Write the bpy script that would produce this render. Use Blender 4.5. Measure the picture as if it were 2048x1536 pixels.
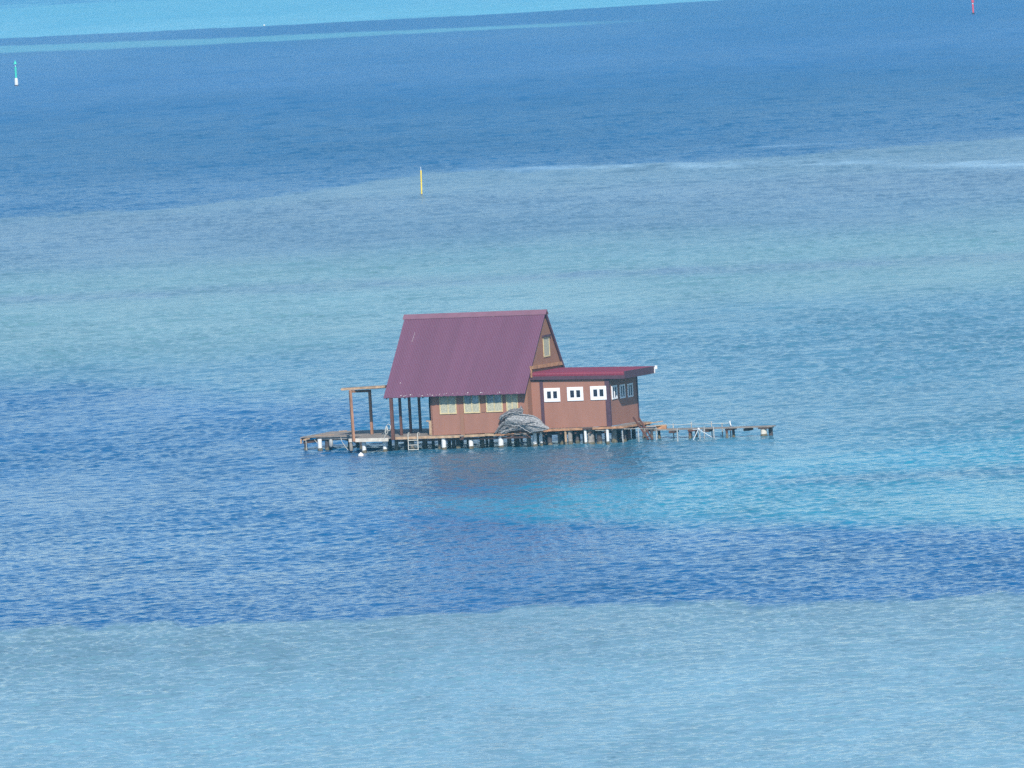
import bpy, math, random
import numpy as np
from mathutils import Vector, Matrix
random.seed(7); RNG = np.random.RandomState(5)
for o in list(bpy.data.objects): bpy.data.objects.remove(o)
SC = bpy.context.scene; COL = SC.collection
R = math.radians

# ------------------------------------------------------------------ camera
CAM_H = 28.0; ROLL = R(3.3); PITCH = R(4.0) - 137/16000
fw = Vector((0, math.cos(PITCH), -math.sin(PITCH))); r0 = Vector((1, 0, 0)); u0 = r0.cross(fw)
rt = r0*math.cos(ROLL) - u0*math.sin(ROLL); up = u0*math.cos(ROLL) + r0*math.sin(ROLL)
cd = bpy.data.cameras.new('camera'); cam = bpy.data.objects.new('camera', cd); COL.objects.link(cam)
m = Matrix((rt, up, -fw)).transposed().to_4x4(); m.translation = Vector((0, 0, CAM_H)); cam.matrix_world = m
cd.sensor_width = 36; cd.lens = 36*16000/2048; cd.clip_start = 1; cd.clip_end = 80000
SC.camera = cam
# ------------------------------------------------------------------ sky + sun
SUN_EL = 36.0; SUN_AZ = 6.0        # sun behind the camera, 6 deg to its right
sd = Vector((math.sin(R(SUN_AZ))*math.cos(R(SUN_EL)), -math.cos(R(SUN_AZ))*math.cos(R(SUN_EL)), math.sin(R(SUN_EL))))
w = bpy.data.worlds.new('World'); SC.world = w; w.use_nodes = True
nt = w.node_tree; nt.nodes.clear()
sky = nt.nodes.new('ShaderNodeTexSky'); sky.sky_type = 'NISHITA'; sky.sun_disc = False
sky.sun_elevation = R(SUN_EL); sky.sun_rotation = math.atan2(sd.x, sd.y); sky.air_density = 1.0; sky.dust_density = 0.1; sky.ozone_density = 3
bg = nt.nodes.new('ShaderNodeBackground'); bg.inputs[1].default_value = 0.11
wo = nt.nodes.new('ShaderNodeOutputWorld')
nt.links.new(sky.outputs[0], bg.inputs[0]); nt.links.new(bg.outputs[0], wo.inputs[0])
sl = bpy.data.lights.new('sun', 'SUN'); sl.energy = 3.6; sl.angle = R(0.53); sl.color = (1, .95, .88)
so = bpy.data.objects.new('sun', sl); COL.objects.link(so); so.rotation_euler = (-sd).to_track_quat('-Z', 'Y').to_euler()
so.location = (0, 300, 200)
SC.render.engine = 'CYCLES'
SC.view_settings.view_transform = 'Standard'; SC.view_settings.look = 'None'
SC.view_settings.exposure = 0.5; SC.view_settings.gamma = 1
SC.render.resolution_x = 1024; SC.render.resolution_y = 768

HAZE_D = .00021; HAZE_C = (.22, .70, 1, 1)
# ------------------------------------------------------------------ materials
def lin(c): return tuple(((x/255+.055)/1.055)**2.4 if x > 10 else x/255/12.92 for x in c)
def mat(name, rgb, rough=.7, var=.18, scale=3.0, stretch=(1, 1, 1), spec=.3, bump=0.0, rgb2=None, lo=.35, hi=.65):
    m = bpy.data.materials.new(name); m.use_nodes = True; t = m.node_tree; N = t.nodes; K = t.links
    b = N['Principled BSDF']; b.inputs['Roughness'].default_value = rough; b.inputs['Specular IOR Level'].default_value = spec
    tc = N.new('ShaderNodeTexCoord'); mp = N.new('ShaderNodeMapping'); mp.inputs['Scale'].default_value = stretch
    n = N.new('ShaderNodeTexNoise'); n.inputs['Scale'].default_value = scale; n.inputs['Detail'].default_value = 6
    K.new(tc.outputs['Object'], mp.inputs[0]); K.new(mp.outputs[0], n.inputs['Vector'])
    cr = N.new('ShaderNodeValToRGB'); c = rgb
    a = tuple(max(0, x*(1-var)) for x in c); d = tuple(min(1, x*(1+var)) for x in c)
    if rgb2: a, d = c, rgb2
    cr.color_ramp.elements[0].position = lo; cr.color_ramp.elements[1].position = hi
    cr.color_ramp.elements[0].color = (*a, 1); cr.color_ramp.elements[1].color = (*d, 1)
    K.new(n.outputs['Fac'], cr.inputs[0]); K.new(cr.outputs[0], b.inputs['Base Color'])
    if bump:
        bp = N.new('ShaderNodeBump'); bp.inputs['Distance'].default_value = bump
        K.new(n.outputs['Fac'], bp.inputs['Height']); K.new(bp.outputs[0], b.inputs['Normal'])
    return m
M = {}
M['roof'] = mat('purple_roofing', (.150, .060, .102), .45, .06, 1.7, (1, .09, .09), .5)
M['roofcap'] = mat('ridge_metal', (.215, .105, .140), .45, .08, 2, spec=.5)
M['roofred'] = mat('red_roofing', (.22, .035, .062), .6, .07, 1.2, spec=.3)
M['wall'] = mat('brown_panel', (.320, .152, .106), .75, .05, 1.6, (1.6, 1, .35))
M['wall2'] = mat('brown_gable_panel', (.300, .150, .095), .75, .06, 1.1)
M['trimdark'] = mat('dark_trim', (.085, .045, .062), .6, .12, 4)
M['wood'] = mat('tan_timber', (.42, .28, .17), .8, .28, 5, (1, 1, 1))
M['wood2'] = mat('orange_timber', (.40, .21, .11), .8, .3, 4)
M['deck'] = mat('grey_planks', (.27, .23, .195), .85, .25, 3, (1, 6, 1))
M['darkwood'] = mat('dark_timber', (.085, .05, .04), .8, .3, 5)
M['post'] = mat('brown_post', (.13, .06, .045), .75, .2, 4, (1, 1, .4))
M['postraw'] = mat('raw_post', (.33, .17, .10), .75, .3, 3, (2, 2, .5))  # paler raw timber for the pergola posts
M['whitewood'] = mat('white_beam', (.62, .56, .47), .7, .15, 5)
M['frame'] = mat('white_frame', (.82, .82, .82), .5, .03, 3)
M['cream'] = mat('cream_frame', (.62, .50, .27), .7, .15, 9)
M['steel'] = mat('galvanised_pole', (.36, .37, .36), .5, .25, 9, (1, 1, .5))
M['pvc'] = mat('white_pile', (.72, .72, .70), .5, .1, 5)
M['rope'] = mat('pale_rope', (.62, .60, .52), .8, .15, 20)
M['yellow'] = mat('yellow_paint', (.82, .60, .06), .5, .08, 4)
M['teal'] = mat('green_paint', (.06, .60, .42), .5, .12, 3)
M['red'] = mat('red_paint', (.70, .06, .09), .5, .12, 3)
M['bright'] = mat('white_paint', (.80, .78, .72), .55, .1, 6)
M['concrete'] = mat('stained_concrete', (.30, .27, .24), .85, .3, 5)
M['pile'] = mat('grey_pile', (.20, .18, .155), .85, .3, 4, (1, 1, .5))
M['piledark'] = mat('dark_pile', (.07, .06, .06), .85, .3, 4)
M['growth'] = mat('marine_growth', (.09, .085, .05), .9, .35, 9, rgb2=(.20, .17, .12))
M['net'] = mat('grey_netting', (.17, .17, .175), .95, .3, 11, (1, 1, 1.6), rgb2=(.46, .46, .45), lo=.32, hi=.70, bump=.05)
M['netdark'] = mat('dark_netting', (.06, .06, .07), .95, .3, 11, (1, 1, 3), rgb2=(.34, .33, .32), lo=.36, hi=.68, bump=.05)
M['screen'] = mat('woven_screen', (.31, .32, .25), .85, .3, 26, rgb2=(.53, .50, .36), lo=.42, hi=.60)
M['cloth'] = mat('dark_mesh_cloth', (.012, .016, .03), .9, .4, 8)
M['sheet'] = mat('grey_sheeting', (.24, .235, .23), .7, .2, 3)
def glass(name, c, rough=.08):
    m = mat(name, c, rough, .5, 7, spec=.5); return m
M['glass'] = glass('dark_glass', (.02, .022, .035))
M['paneshade'] = glass('shaded_pane', (.27, .33, .33), .3)  # blue-grey of the eave's shade, put into the pane colour
M['fleck'] = mat('white_fleck', (.75, .72, .68), .6, .05)

# ------------------------------------------------------------------ helpers
def basis(d):
    d = Vector(d).normalized(); a = Vector((0, 0, 1)) if abs(d.z) < .9 else Vector((1, 0, 0))
    s = d.cross(a).normalized(); return s, s.cross(d).normalized(), d
class MB:
    def __init__(s): s.v = []; s.f = []; s.mi = []; s.cur = 0
    def add(s, vs, fs):
        n = len(s.v); s.v += [tuple(p) for p in vs]; s.f += [tuple(i+n for i in f) for f in fs]; s.mi += [s.cur]*len(fs); return s
    def box(s, a, b):
        (x0, y0, z0), (x1, y1, z1) = a, b
        return s.hexa([(x0, y0, z0), (x1, y0, z0), (x1, y1, z0), (x0, y1, z0), (x0, y0, z1), (x1, y0, z1), (x1, y1, z1), (x0, y1, z1)])
    def hexa(s, p): return s.add(p, [(3, 2, 1, 0), (4, 5, 6, 7), (0, 1, 5, 4), (1, 2, 6, 5), (2, 3, 7, 6), (3, 0, 4, 7)])
    def beam(s, p, q, wd, ht):                    # rectangular bar, chamfered ends via small inset
        p, q = Vector(p), Vector(q); a, b, d = basis(q-p); a = a*wd/2; b = b*ht/2
        return s.hexa([p-a-b, p+a-b, q+a-b, q-a-b, p-a+b, p+a+b, q+a+b, q-a+b])
    def tube(s, pts, r, n=10, cap=True, rs=None):
        pts = [Vector(p) for p in pts]; vs = []; fs = []
        for i, p in enumerate(pts):
            d = (pts[min(i+1, len(pts)-1)]-pts[max(i-1, 0)]); a, b, _ = basis(d); rr = rs[i] if rs else r
            for k in range(n):
                t = 2*math.pi*k/n; vs.append(p+a*rr*math.cos(t)+b*rr*math.sin(t))
        for i in range(len(pts)-1):
            for k in range(n): fs.append((i*n+k, i*n+(k+1) % n, (i+1)*n+(k+1) % n, (i+1)*n+k))
        if cap: fs += [tuple(range(n))[::-1], tuple(range((len(pts)-1)*n, len(pts)*n))]
        return s.add(vs, fs)
    def lathe(s, c, prof, n=16):                  # prof: (r, z) bottom to top
        c = Vector(c); return s.tube([c+Vector((0, 0, z)) for r, z in prof], 0, n, True, [max(r, .002) for r, z in prof])
    def prism(s, poly, off):
        n = len(poly); off = Vector(off); top = [Vector(p)+off for p in poly]
        fs = [tuple(range(n))[::-1], tuple(range(n, 2*n))]+[(i, (i+1) % n, n+(i+1) % n, n+i) for i in range(n)]
        return s.add(list(poly)+top, fs)
    def build(s, name, mats, parent=None, smooth=False, bevel=0):
        me = bpy.data.meshes.new(name); base = getattr(parent, 'base', None) if parent else None
        off = BASE.get(parent.name, Vector((0, 0, 0))) if parent else Vector((0, 0, 0))
        me.from_pydata([tuple(Vector(p)-off) for p in s.v], [], s.f)
        for mm in (mats if isinstance(mats, (list, tuple)) else [mats]): me.materials.append(mm)
        me.polygons.foreach_set('material_index', s.mi)
        import bmesh
        b = bmesh.new(); b.from_mesh(me); bmesh.ops.recalc_face_normals(b, faces=b.faces)
        b.to_mesh(me); b.free()
        if smooth:
            me.polygons.foreach_set('use_smooth', [True]*len(me.polygons))
            me.set_sharp_from_angle(angle=R(40))
        o = bpy.data.objects.new(name, me); COL.objects.link(o)
        if parent: o.parent = parent; BASE[o.name] = off
        if bevel:
            bm_ = o.modifiers.new('bevel', 'BEVEL'); bm_.width = bevel; bm_.segments = 1
        return o
BASE = {}
YAW = R(-22); HOUSE = Vector((-4.198, 405.925, -0.07))
ZW = 0.07                                         # water surface in the house frame
HM = Matrix.Translation(HOUSE) @ Matrix.Rotation(YAW, 4, 'Z')
def tag(o, label=None, cat=None, group=None, kind=None):
    for k, x in (('label', label), ('category', cat), ('group', group), ('kind', kind)):
        if x: o[k] = x
    return o
def thing(name, label, cat, base=(0, 0, 0), group=None, world=False):
    o = bpy.data.objects.new(name, None); COL.objects.link(o); o.empty_display_size = .3
    if world: o.location = base; BASE[o.name] = Vector(base)
    else:
        o.matrix_world = HM @ Matrix.Translation(Vector(base)); BASE[o.name] = Vector(base)
    return tag(o, label, cat, group)

# ------------------------------------------------------------------ water
def interp(X, pts): 
    xs = [p[0] for p in pts]; ys = [p[1] for p in pts]; return np.interp(X, xs, ys)
def sst(x, w): 
    t = np.clip(x/w+.5, 0, 1); return t*t*(3-2*t)
_t = RNG.rand(256, 256)
def vnoise(x, y):
    xi = np.floor(x).astype(int); yi = np.floor(y).astype(int); fx = x-xi; fy = y-yi
    fx = fx*fx*(3-2*fx); fy = fy*fy*(3-2*fy); g = lambda a, b: _t[a % 256, b % 256]
    return (g(xi, yi)*(1-fx)+g(xi+1, yi)*fx)*(1-fy)+(g(xi, yi+1)*(1-fx)+g(xi+1, yi+1)*fx)*fy
def fbm(x, y, o=4):
    s = 0; a = .5
    for i in range(o): s = s+a*(vnoise(x*2**i+17*i, y*2**i+5*i)-.5); a *= .5
    return s
def water_colour(X, Y):
    n1 = fbm(X/14, Y/30); n2 = fbm(X/3.2+40, Y/9+9); n3 = fbm(X/50+3, Y/120+8); n4 = fbm(X/1.3+11, Y/5+2)
    def C(r, g, b): return np.array([r, g, b])[None, :]
    c = np.zeros((len(X), 3))
    # sea-bed / depth colours (linear reflectance of the water column)
    SAND = C(.165, .335, .415); SANDG = C(.125, .245, .305); DEEP = C(.003, .100, .260); DEEP2 = C(.005, .114, .275)
    CYAN = C(.024, .235, .340); REEF = C(.040, .135, .215); TEAL = C(.068, .215, .305); GREEN = C(.148, .305, .325)
    PURP = C(.105, .180, .275); FAR = C(.005, .118, .320); CY2 = C(.020, .245, .370); CY3 = C(.135, .470, .620); GREY = C(.100, .205, .290)
    mix = lambda a, b, t: a*(1-t[:, None])+b*t[:, None]
    c = c+SAND
    c = mix(c, SANDG, sst(Y-290+n1*22, 34)*(.8+.9*n2))
    d = sst(Y-interp(X, [(-60, 330), (-20.9, 316.9), (-11.4, 313.3), (-.5, 311.8), (9.4, 309.1), (19.2, 307), (60, 300)])+n2*7+n1*4+n4*5, 3.2)
    c = mix(c, DEEP, d)
    c = mix(c, DEEP2, sst(Y-345, 60)*.7)
    # turquoise channel in front of the hut, widening to the right
    lo_ = interp(X, [(-40, 372), (-6, 373.4), (-3, 364.6), (0, 357.5), (7.9, 350.8), (14.2, 345), (21.3, 339), (60, 330)])
    cy = sst(Y-lo_+n1*9+n2*5, 13)*sst(X+3+n2*8+n1*6, 15)
    c = mix(c, CYAN, cy)
    c = mix(c, CY2, cy*np.clip(n1*3+.15, 0, .6))
    # darker coral strip just in front of the piles
    top_ = interp(X, [(-10, 376), (6.3, 377.5), (11.1, 386), (24.4, 394), (60, 400)])
    rf = sst(Y-top_+n1*6+n2*7, 5)*sst(X+6, 8)
    c = mix(c, REEF, rf*(.85+.5*n2))
    c = mix(c, CY2*.9, rf*sst(X-8.5+n2*8, 7)*.8)
    st = np.exp(-((Y-interp(X, [(0, 370), (12, 372), (25, 368)])+n1*5)/3.6)**2)*sst(X-11, 6)
    c = mix(c, REEF*1.25, st*.75)
    # behind and right of the hut
    b2 = interp(X, [(-70, 482), (-30.6, 477), (-21.4, 471.9), (-13.3, 461), (-9.2, 450.4), (-4.8, 433.6), (-.8, 417.9), (6, 406), (14, 399), (40, 392)])
    e = sst(Y-b2+n1*22+n2*14, 26)
    c = mix(c, TEAL, e)
    c = mix(c, GREEN, sst(Y-502+n1*30, 40)*(.75-.5*sst(X+2, 30)))
    c = mix(c, TEAL*.95, sst(Y-455+n1*30, 30)*(1-sst(Y-500+n1*40, 30))*sst(X+2, 14)*.5)
    c = mix(c, GREEN, sst(Y-528+n1*34, 26)*.85)
    st = np.exp(-((Y-interp(X, [(-40, 594), (-15, 587), (10, 579), (37, 569)])+n1*10)/7.)**2)
    c = mix(c, PURP, st*(.55+1.2*n2))
    c = mix(c, GREY, sst(Y-632+n1*40, 70))
    c = mix(c, PURP*.92, sst(Y-690+n1*60, 60)*(.35+.8*n3))
    c = mix(c, SANDG*1.0, sst(Y-750+n1*20, 40)*.4)
    b3 = interp(X, [(-120, 752), (-47.6, 758), (-28.7, 762), (-19.6, 781), (-12.6, 804), (-7.6, 816), (7.6, 806.5), (20, 802), (30, 805), (40.3, 812), (52.8, 818), (120, 830)])
    c = mix(c, DEEP2*.9, sst(Y-b3+n2*14+n1*8+n4*10, 11))
    c = mix(c, FAR, sst(Y-1120+n3*160, 420))
    # breaking ripples along the reef edge on the right
    edge = interp(X, [(-12, 814), (-5, 818), (7.6, 809), (24.7, 788), (38.3, 767), (49, 750), (80, 740)])
    st = np.exp(-((Y-edge+n2*9)/(5+.12*np.clip(X, 0, 60)))**2)*sst(X+4, 14)*np.clip(.55+2.6*n2, 0, 1)
    c = mix(c, C(.36, .56, .68), st*.7)
    st = np.exp(-((Y-interp(X, [(20, 842), (41, 829), (53.6, 817), (80, 812)])+n2*8)/4)**2)*sst(X-24, 14)*np.clip(.4+2.2*n2, 0, 1)
    c = mix(c, C(.30, .50, .66), st*.45)
    # thin turquoise bar, then the bright lagoon flat beyond
    lo_ = interp(X, [(-300, 1735), (-105, 1715), (-60, 1668), (-19, 1664), (53, 1640)]); hi_ = interp(X, [(-300, 1830), (-111, 1815), (-64, 1752), (-20, 1715), (23, 1682), (60, 1650)])
    c = mix(c, CY3*.75, sst(Y-lo_+n1*26, 22)*(1-sst(Y-hi_+n1*26, 26))*(1-sst(X-22, 50))*.95)
    c2 = interp(X, [(-400, 1960), (-118, 1933), (-53, 1888), (-21, 1876), (14, 1866), (49, 1879), (300, 1900)])
    g = sst(Y-c2+n1*14, 16); c = mix(c, CY3, g)
    c = mix(c, CY3*np.array([[.6, .82, .9]]), g*sst(Y-2060+n1*120, 90)*np.clip(.5+2.5*n1, 0, 1)*.6)
    c = mix(c, FAR*1.25, sst(Y-2640+n1*150, 200)*np.clip(.7+2*n1, 0, 1)*.7)
    c = c*(1+.24*n2[:, None]+.12*n1[:, None]+.30*n4[:, None]*np.clip((520-Y)/200, 0, 1)[:, None])
    return np.clip(c, 0, 1)
def waves(X, Y, A, G):
    """wind sea as a sum of travelling components; a component fades out where the grid is too coarse to carry it"""
    r = np.random.RandomState(11); Z = np.zeros(len(X), np.float32); sel = (np.abs(A) < R(6.6)) & (G > 215) & (G < 3290)
    x = X[sel].astype(np.float32); y = Y[sel].astype(np.float32); g = G[sel]; z = np.zeros(len(x), np.float32)
    sp = (g*g*(1/225.-1/3300.)/2900).astype(np.float32)
    wx = x+(.5*np.sin(y*.31+x*.17)+.8*np.sin(x*.23-y*.11)).astype(np.float32); wy = y+(.6*np.sin(x*.41+y*.07)).astype(np.float32)
    n = NW; tot = np.zeros(len(x), np.float32)
    for i in range(n):
        L = .25*(14/.25)**((i+r.rand())/n); th = R(-82)+r.normal()*R(46); k = 2*math.pi/L
        wgt = 1.0 if L < .65 else (.65/L)**.95
        att = np.clip((L/max(abs(math.sin(th)), .15)/sp-1.9)/1.6, 0, 1)*wgt; tot += att*att
        z += (att/k*np.sin(k*(wx*math.cos(th)+wy*math.sin(th))+r.rand()*6.28)).astype(np.float32)
    z *= SLOPE*1.41/np.maximum(np.sqrt(tot), .15*math.sqrt(n))
    gust = .75+1.0*(fbm(x/26, y/60, 3)+fbm(x/7, y/16, 2))
    Z[sel] = z*gust; return Z
NW, SLOPE = 88, .16
def make_water():
    az = np.concatenate([np.linspace(-180, -62, 24, endpoint=False), np.linspace(-62, -6.5, 40, endpoint=False), np.linspace(-6.5, -4.4, 60, endpoint=False), np.linspace(-4.4, 4.4, 1000), np.linspace(4.4, 6.5, 61)[1:], np.linspace(6.5, 62, 41)[1:], np.linspace(62, 180, 25)[1:]])
    az = np.radians(az[:-1])
    inv = np.linspace(1/225., 1/3300., 2900)
    rg = np.concatenate([[4, 40, 90, 140, 190], 1/inv, np.geomspace(3600, 20000, 20)])
    A, G = np.meshgrid(az, rg); X = (G*np.sin(A)).ravel(); Y = (G*np.cos(A)).ravel()
    na, nr = len(az), len(rg)
    i = np.arange(na); j = np.arange(nr-1); I, J = np.meshgrid(i, j); I = I.ravel(); J = J.ravel(); I2 = (I+1) % na
    F = np.stack([J*na+I, J*na+I2, (J+1)*na+I2, (J+1)*na+I], 1)[:, ::-1]
    # the tiny central disc
    Z = waves(X, Y, A.ravel(), G.ravel())
    V = np.stack([X, Y, Z], 1)
    me = bpy.data.meshes.new('water'); me.vertices.add(len(V)); me.vertices.foreach_set('co', V.ravel())
    me.loops.add(F.size); me.loops.foreach_set('vertex_index', F.ravel().astype(np.int32))
    me.polygons.add(len(F)); me.polygons.foreach_set('loop_start', np.arange(0, F.size, 4, dtype=np.int32))
    me.update(calc_edges=True); me.validate()
    ca = me.color_attributes.new('depth_colour', 'FLOAT_COLOR', 'POINT')
    c = water_colour(X, Y); G_ = G.ravel(); c = np.concatenate([c, np.clip(.19+.19*np.clip((G_-330)/800, 0, 1)**.8-(.10+.12*np.clip((G_-500)/800, 0, 1))*fbm(X/90+7, Y/(34+G_*.045), 3), .15, .6)[:, None]], 1)   # alpha: roughness of the wavelets too fine for the mesh
    ca.data.foreach_set('color', c.ravel().astype(np.float32))
    o = bpy.data.objects.new('water', me); COL.objects.link(o); tag(o, kind='structure')
    mt = bpy.data.materials.new('lagoon_water'); mt.use_nodes = True; t = mt.node_tree; N = t.nodes; K = t.links; N.clear()
    out = N.new('ShaderNodeOutputMaterial'); b = N.new('ShaderNodeBsdfPrincipled'); K.new(b.outputs[0], out.inputs[0])
    at = N.new('ShaderNodeAttribute'); at.attribute_name = 'depth_colour'
    geo = N.new('ShaderNodeNewGeometry')
    def noise(sc, det, st=(1, 1, 1), rot=0, ro=.55):
        mp = N.new('ShaderNodeMapping'); mp.inputs['Scale'].default_value = st; mp.inputs['Rotation'].default_value = (0, 0, R(rot))
        n = N.new('ShaderNodeTexNoise'); n.inputs['Scale'].default_value = sc; n.inputs['Detail'].default_value = det; n.inputs['Roughness'].default_value = ro
        K.new(geo.outputs['Position'], mp.inputs[0]); K.new(mp.outputs[0], n.inputs['Vector']); return n.outputs['Fac']
    def math_(op, a, b_, c_=None):
        q = N.new('ShaderNodeMath'); q.operation = op
        for k, x in enumerate((a, b_, c_)):
            if x is None: continue
            if hasattr(x, 'links'): K.new(x, q.inputs[k])
            else: q.inputs[k].default_value = x
        return q.outputs[0]
    w1 = noise(2.4, 2, (1, .75, 1), 8); w2 = noise(.8, 2, (1, .6, 1), -12); w3 = noise(.05, 2, (1, .5, 1), 4)
    gust = noise(.012, 3, (1, .35, 1), 10)
    h = math_('ADD', math_('MULTIPLY', w1, WAVE[0]), math_('MULTIPLY', w2, WAVE[1]))
    h = math_('ADD', h, math_('MULTIPLY', w3, WAVE[2]))
    h = math_('MULTIPLY', h, math_('ADD', math_('MULTIPLY', gust, 1.2), .4))
    bp = N.new('ShaderNodeBump'); bp.inputs['Distance'].default_value = 1; bp.inputs['Strength'].default_value = 1
    K.new(h, bp.inputs['Height']); K.new(bp.outputs[0], b.inputs['Normal'])
    K.new(at.outputs['Color'], b.inputs['Base Color']); K.new(at.outputs['Alpha'], b.inputs['Roughness'])
    b.inputs['IOR'].default_value = 1.33; b.inputs['Roughness'].default_value = .22; b.inputs['Specular IOR Level'].default_value = .23
    me.materials.append(mt)
WAVE = (.12, .16, .0)
make_water()

# ------------------------------------------------------------------ stilt house
H = thing('stilt_house', 'brown stilt house with steep purple corrugated roof standing over the lagoon', 'house')
# roof profile in the v-z plane
EV, EZ, RV, RZ = -.60, 2.82, 2.92, 6.78
BV, BZ = 5.75, 2.82
def roof_slope(u0_, u1_, p, q, thick, pitch=.09, amp=.011, flecks=False):
    b = MB(); n = int((u1_-u0_)/pitch*4); d = Vector((0, q[0]-p[0], q[1]-p[1])); ln = d.length; nr = d.cross(Vector((1, 0, 0))).normalized()
    if nr.z < 0: nr = -nr
    vs = []
    for i in range(n+1):
        u = u0_+(u1_-u0_)*i/n; o = nr*amp*math.sin(2*math.pi*i/4+.4)
        jit = .012*math.sin(i*.37)+.01*random.random()
        a = Vector((u, p[0], p[1]))+o-d.normalized()*jit; c = Vector((u, q[0], q[1]))+o
        vs += [a, c, a-nr*thick, c-nr*thick]
    fs = []
    for i in range(n):
        k = 4*i; fs += [(k, k+4, k+5, k+1), (k+2, k+3, k+7, k+6), (k, k+2, k+6, k+4), (k+1, k+5, k+7, k+3)]
    fs += [(0, 1, 3, 2), (4*n, 4*n+2, 4*n+3, 4*n+1)]
    b.add(vs, fs)
    if flecks:
        b.cur = 1; dn = d.normalized()
        for k in range(34):
            u = -1.2+6.4*random.random() if k < 29 else -2+7*random.random(); s = random.choice([.012, .016, .02, .034]) * .8
            c = Vector((u, p[0], p[1]))+dn*(.05+.10*random.random())+nr*.02
            a = Vector((1, 0, 0))*s; e = dn*s*.7
            b.add([c-a-e, c+a-e, c+a+e, c-a+e, c-a*.5-e*.5+nr*.015, c+a*.5-e*.5+nr*.015, c+a*.5+e*.5+nr*.015, c-a*.5+e*.5+nr*.015], [(0, 1, 2, 3), (4, 5, 6, 7), (0, 1, 5, 4), (1, 2, 6, 5), (2, 3, 7, 6), (3, 0, 4, 7)])
        for (u, t0, t1, wd) in ((-1.55, 3.55, 4.15, .003), (-1.6, .9, .93, .02), (2.6, 5.0, 5.2, .005)):
            c = Vector((u, p[0], p[1]))+nr*.016
            b.hexa([c+dn*t0-Vector((wd, 0, 0)), c+dn*t0+Vector((wd, 0, 0)), c+dn*t1+Vector((wd+.03, 0, 0)), c+dn*t1+Vector((-wd+.03, 0, 0)),
                    c+dn*t0-Vector((wd, 0, 0))+nr*.005, c+dn*t0+Vector((wd, 0, 0))+nr*.005, c+dn*t1+Vector((wd+.03, 0, 0))+nr*.005, c+dn*t1+Vector((-wd+.03, 0, 0))+nr*.005])
    return b
roof = roof_slope(-2.32, 5.44, (EV, EZ), (RV, RZ), .03, flecks=True).build('roof', [M['roof'], M['fleck']], H)
tag(roof, 'steep purple corrugated front roof slope')
roof_slope(-2.32, 5.44, (BV, BZ), (RV, RZ), .03).build('roof', M['roof'], H)
b = MB()
def capstrip(v, z, sgn, L_=.30):
    k = 1.125 if sgn < 0 else 1.4; n_ = math.hypot(1, k); dv = L_/n_*sgn; dz = -L_*k/n_
    b.hexa([(-2.40, v, z), (5.50, v, z), (5.50, v+dv, z+dz), (-2.40, v+dv, z+dz), (-2.40, v, z+.025), (5.50, v, z+.025), (5.50, v+dv, z+dz+.025), (-2.40, v+dv, z+dz+.025)])
capstrip(RV, RZ+.03, -1); capstrip(RV+.002, RZ+.03, 1)
b.build('ridge_cap', M['roofcap'], H)
# dark barge boards on the right verge, battens and rafters beneath
b = MB()
b.beam((5.38, EV+.05, EZ-.06), (5.38, RV, RZ-.10), .05, .10); b.beam((5.40, BV-.05, BZ-.02), (5.40, RV, RZ-.06), .06, .14)
b.build('barge_board', M['trimdark'], H)
b = MB()
for u in (-2.2, -1.2, -.2): b.beam((u, EV+.1, EZ-.05), (u, RV, RZ-.13), .06, .1); b.beam((u, BV-.1, BZ-.05), (u, RV, RZ-.13), .06, .1)
for v, z in ((-.42, 2.86), (5.2, 3.35)): b.beam((-2.25, v, z), (0, v, z), .08, .14)
b.build('rafter', M['darkwood'], H)
# walls
def slab(poly, off, name, m, parent=H): return MB().prism(poly, off).build(name, m, parent)
b = MB(); b.hexa([(0, 0, .79), (5.25, 0, .86), (5.25, .1, .86), (0, .1, .79), (0, 0, 3.3), (5.25, 0, 3.3), (5.25, .1, 3.3), (0, .1, 3.3)])
b.cur = 1
b.box((1.60, -.035, .62), (1.80, -.002, 2.9)); b.box((5.18, -.02, .84), (5.30, -.002, 3.0)); b.box((2.78, -.03, 1.9), (2.99, -.002, 2.95))
wf = b.build('wall', [M['wall'], M['wall2']], H)
prof = [(0, .82), (5.2, .80), (5.2, 3.45), (RV, 6.62), (0, 3.36)]
g = MB().prism([(5.27, v, z) for v, z in prof], (.06, 0, 0)); g.cur = 1
g.build('gable_wall', [M['wall2'], M['trimdark']], H)
slab([(.02, v, z) for v, z in prof], (.06, 0, 0), 'gable_wall', M['wall'])
slab([(0.05, 5.2, .8), (5.25, 5.2, .8), (5.25, 5.2, 3.3), (.05, 5.2, 3.3)], (0, .08, 0), 'wall', M['wall'])
# gable vent window
vw = MB()
for a, c in (((5.34, 2.50, 4.42), (5.37, 2.56, 5.42)), ((5.34, 3.30, 4.42), (5.37, 3.36, 5.42)), ((5.34, 2.56, 4.42), (5.37, 3.30, 4.47)), ((5.34, 2.56, 5.37), (5.37, 3.30, 5.42))): vw.box(a, c)
vw = vw.build('window', M['cream'], H); MB().box((5.332, 2.55, 4.46), (5.352, 3.31, 5.38)).build('pane', M['screen'], vw)
MB().box((5.335, 2.42, 5.44), (5.43, 3.46, 5.54)).build('lintel', M['trimdark'], H)
# tan flashing board over the wing roof
MB().beam((5.39, .45, 4.04), (5.39, 4.95, 3.94), .07, .17).build('flashing_board', M['wood2'], H)
MB().beam((5.45, .42, 3.55), (5.45, .42, 4.06), .08, .07).box((5.46, .38, 3.98), (5.60, .46, 4.10)).build('bracket', M['wood2'], H)
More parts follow.
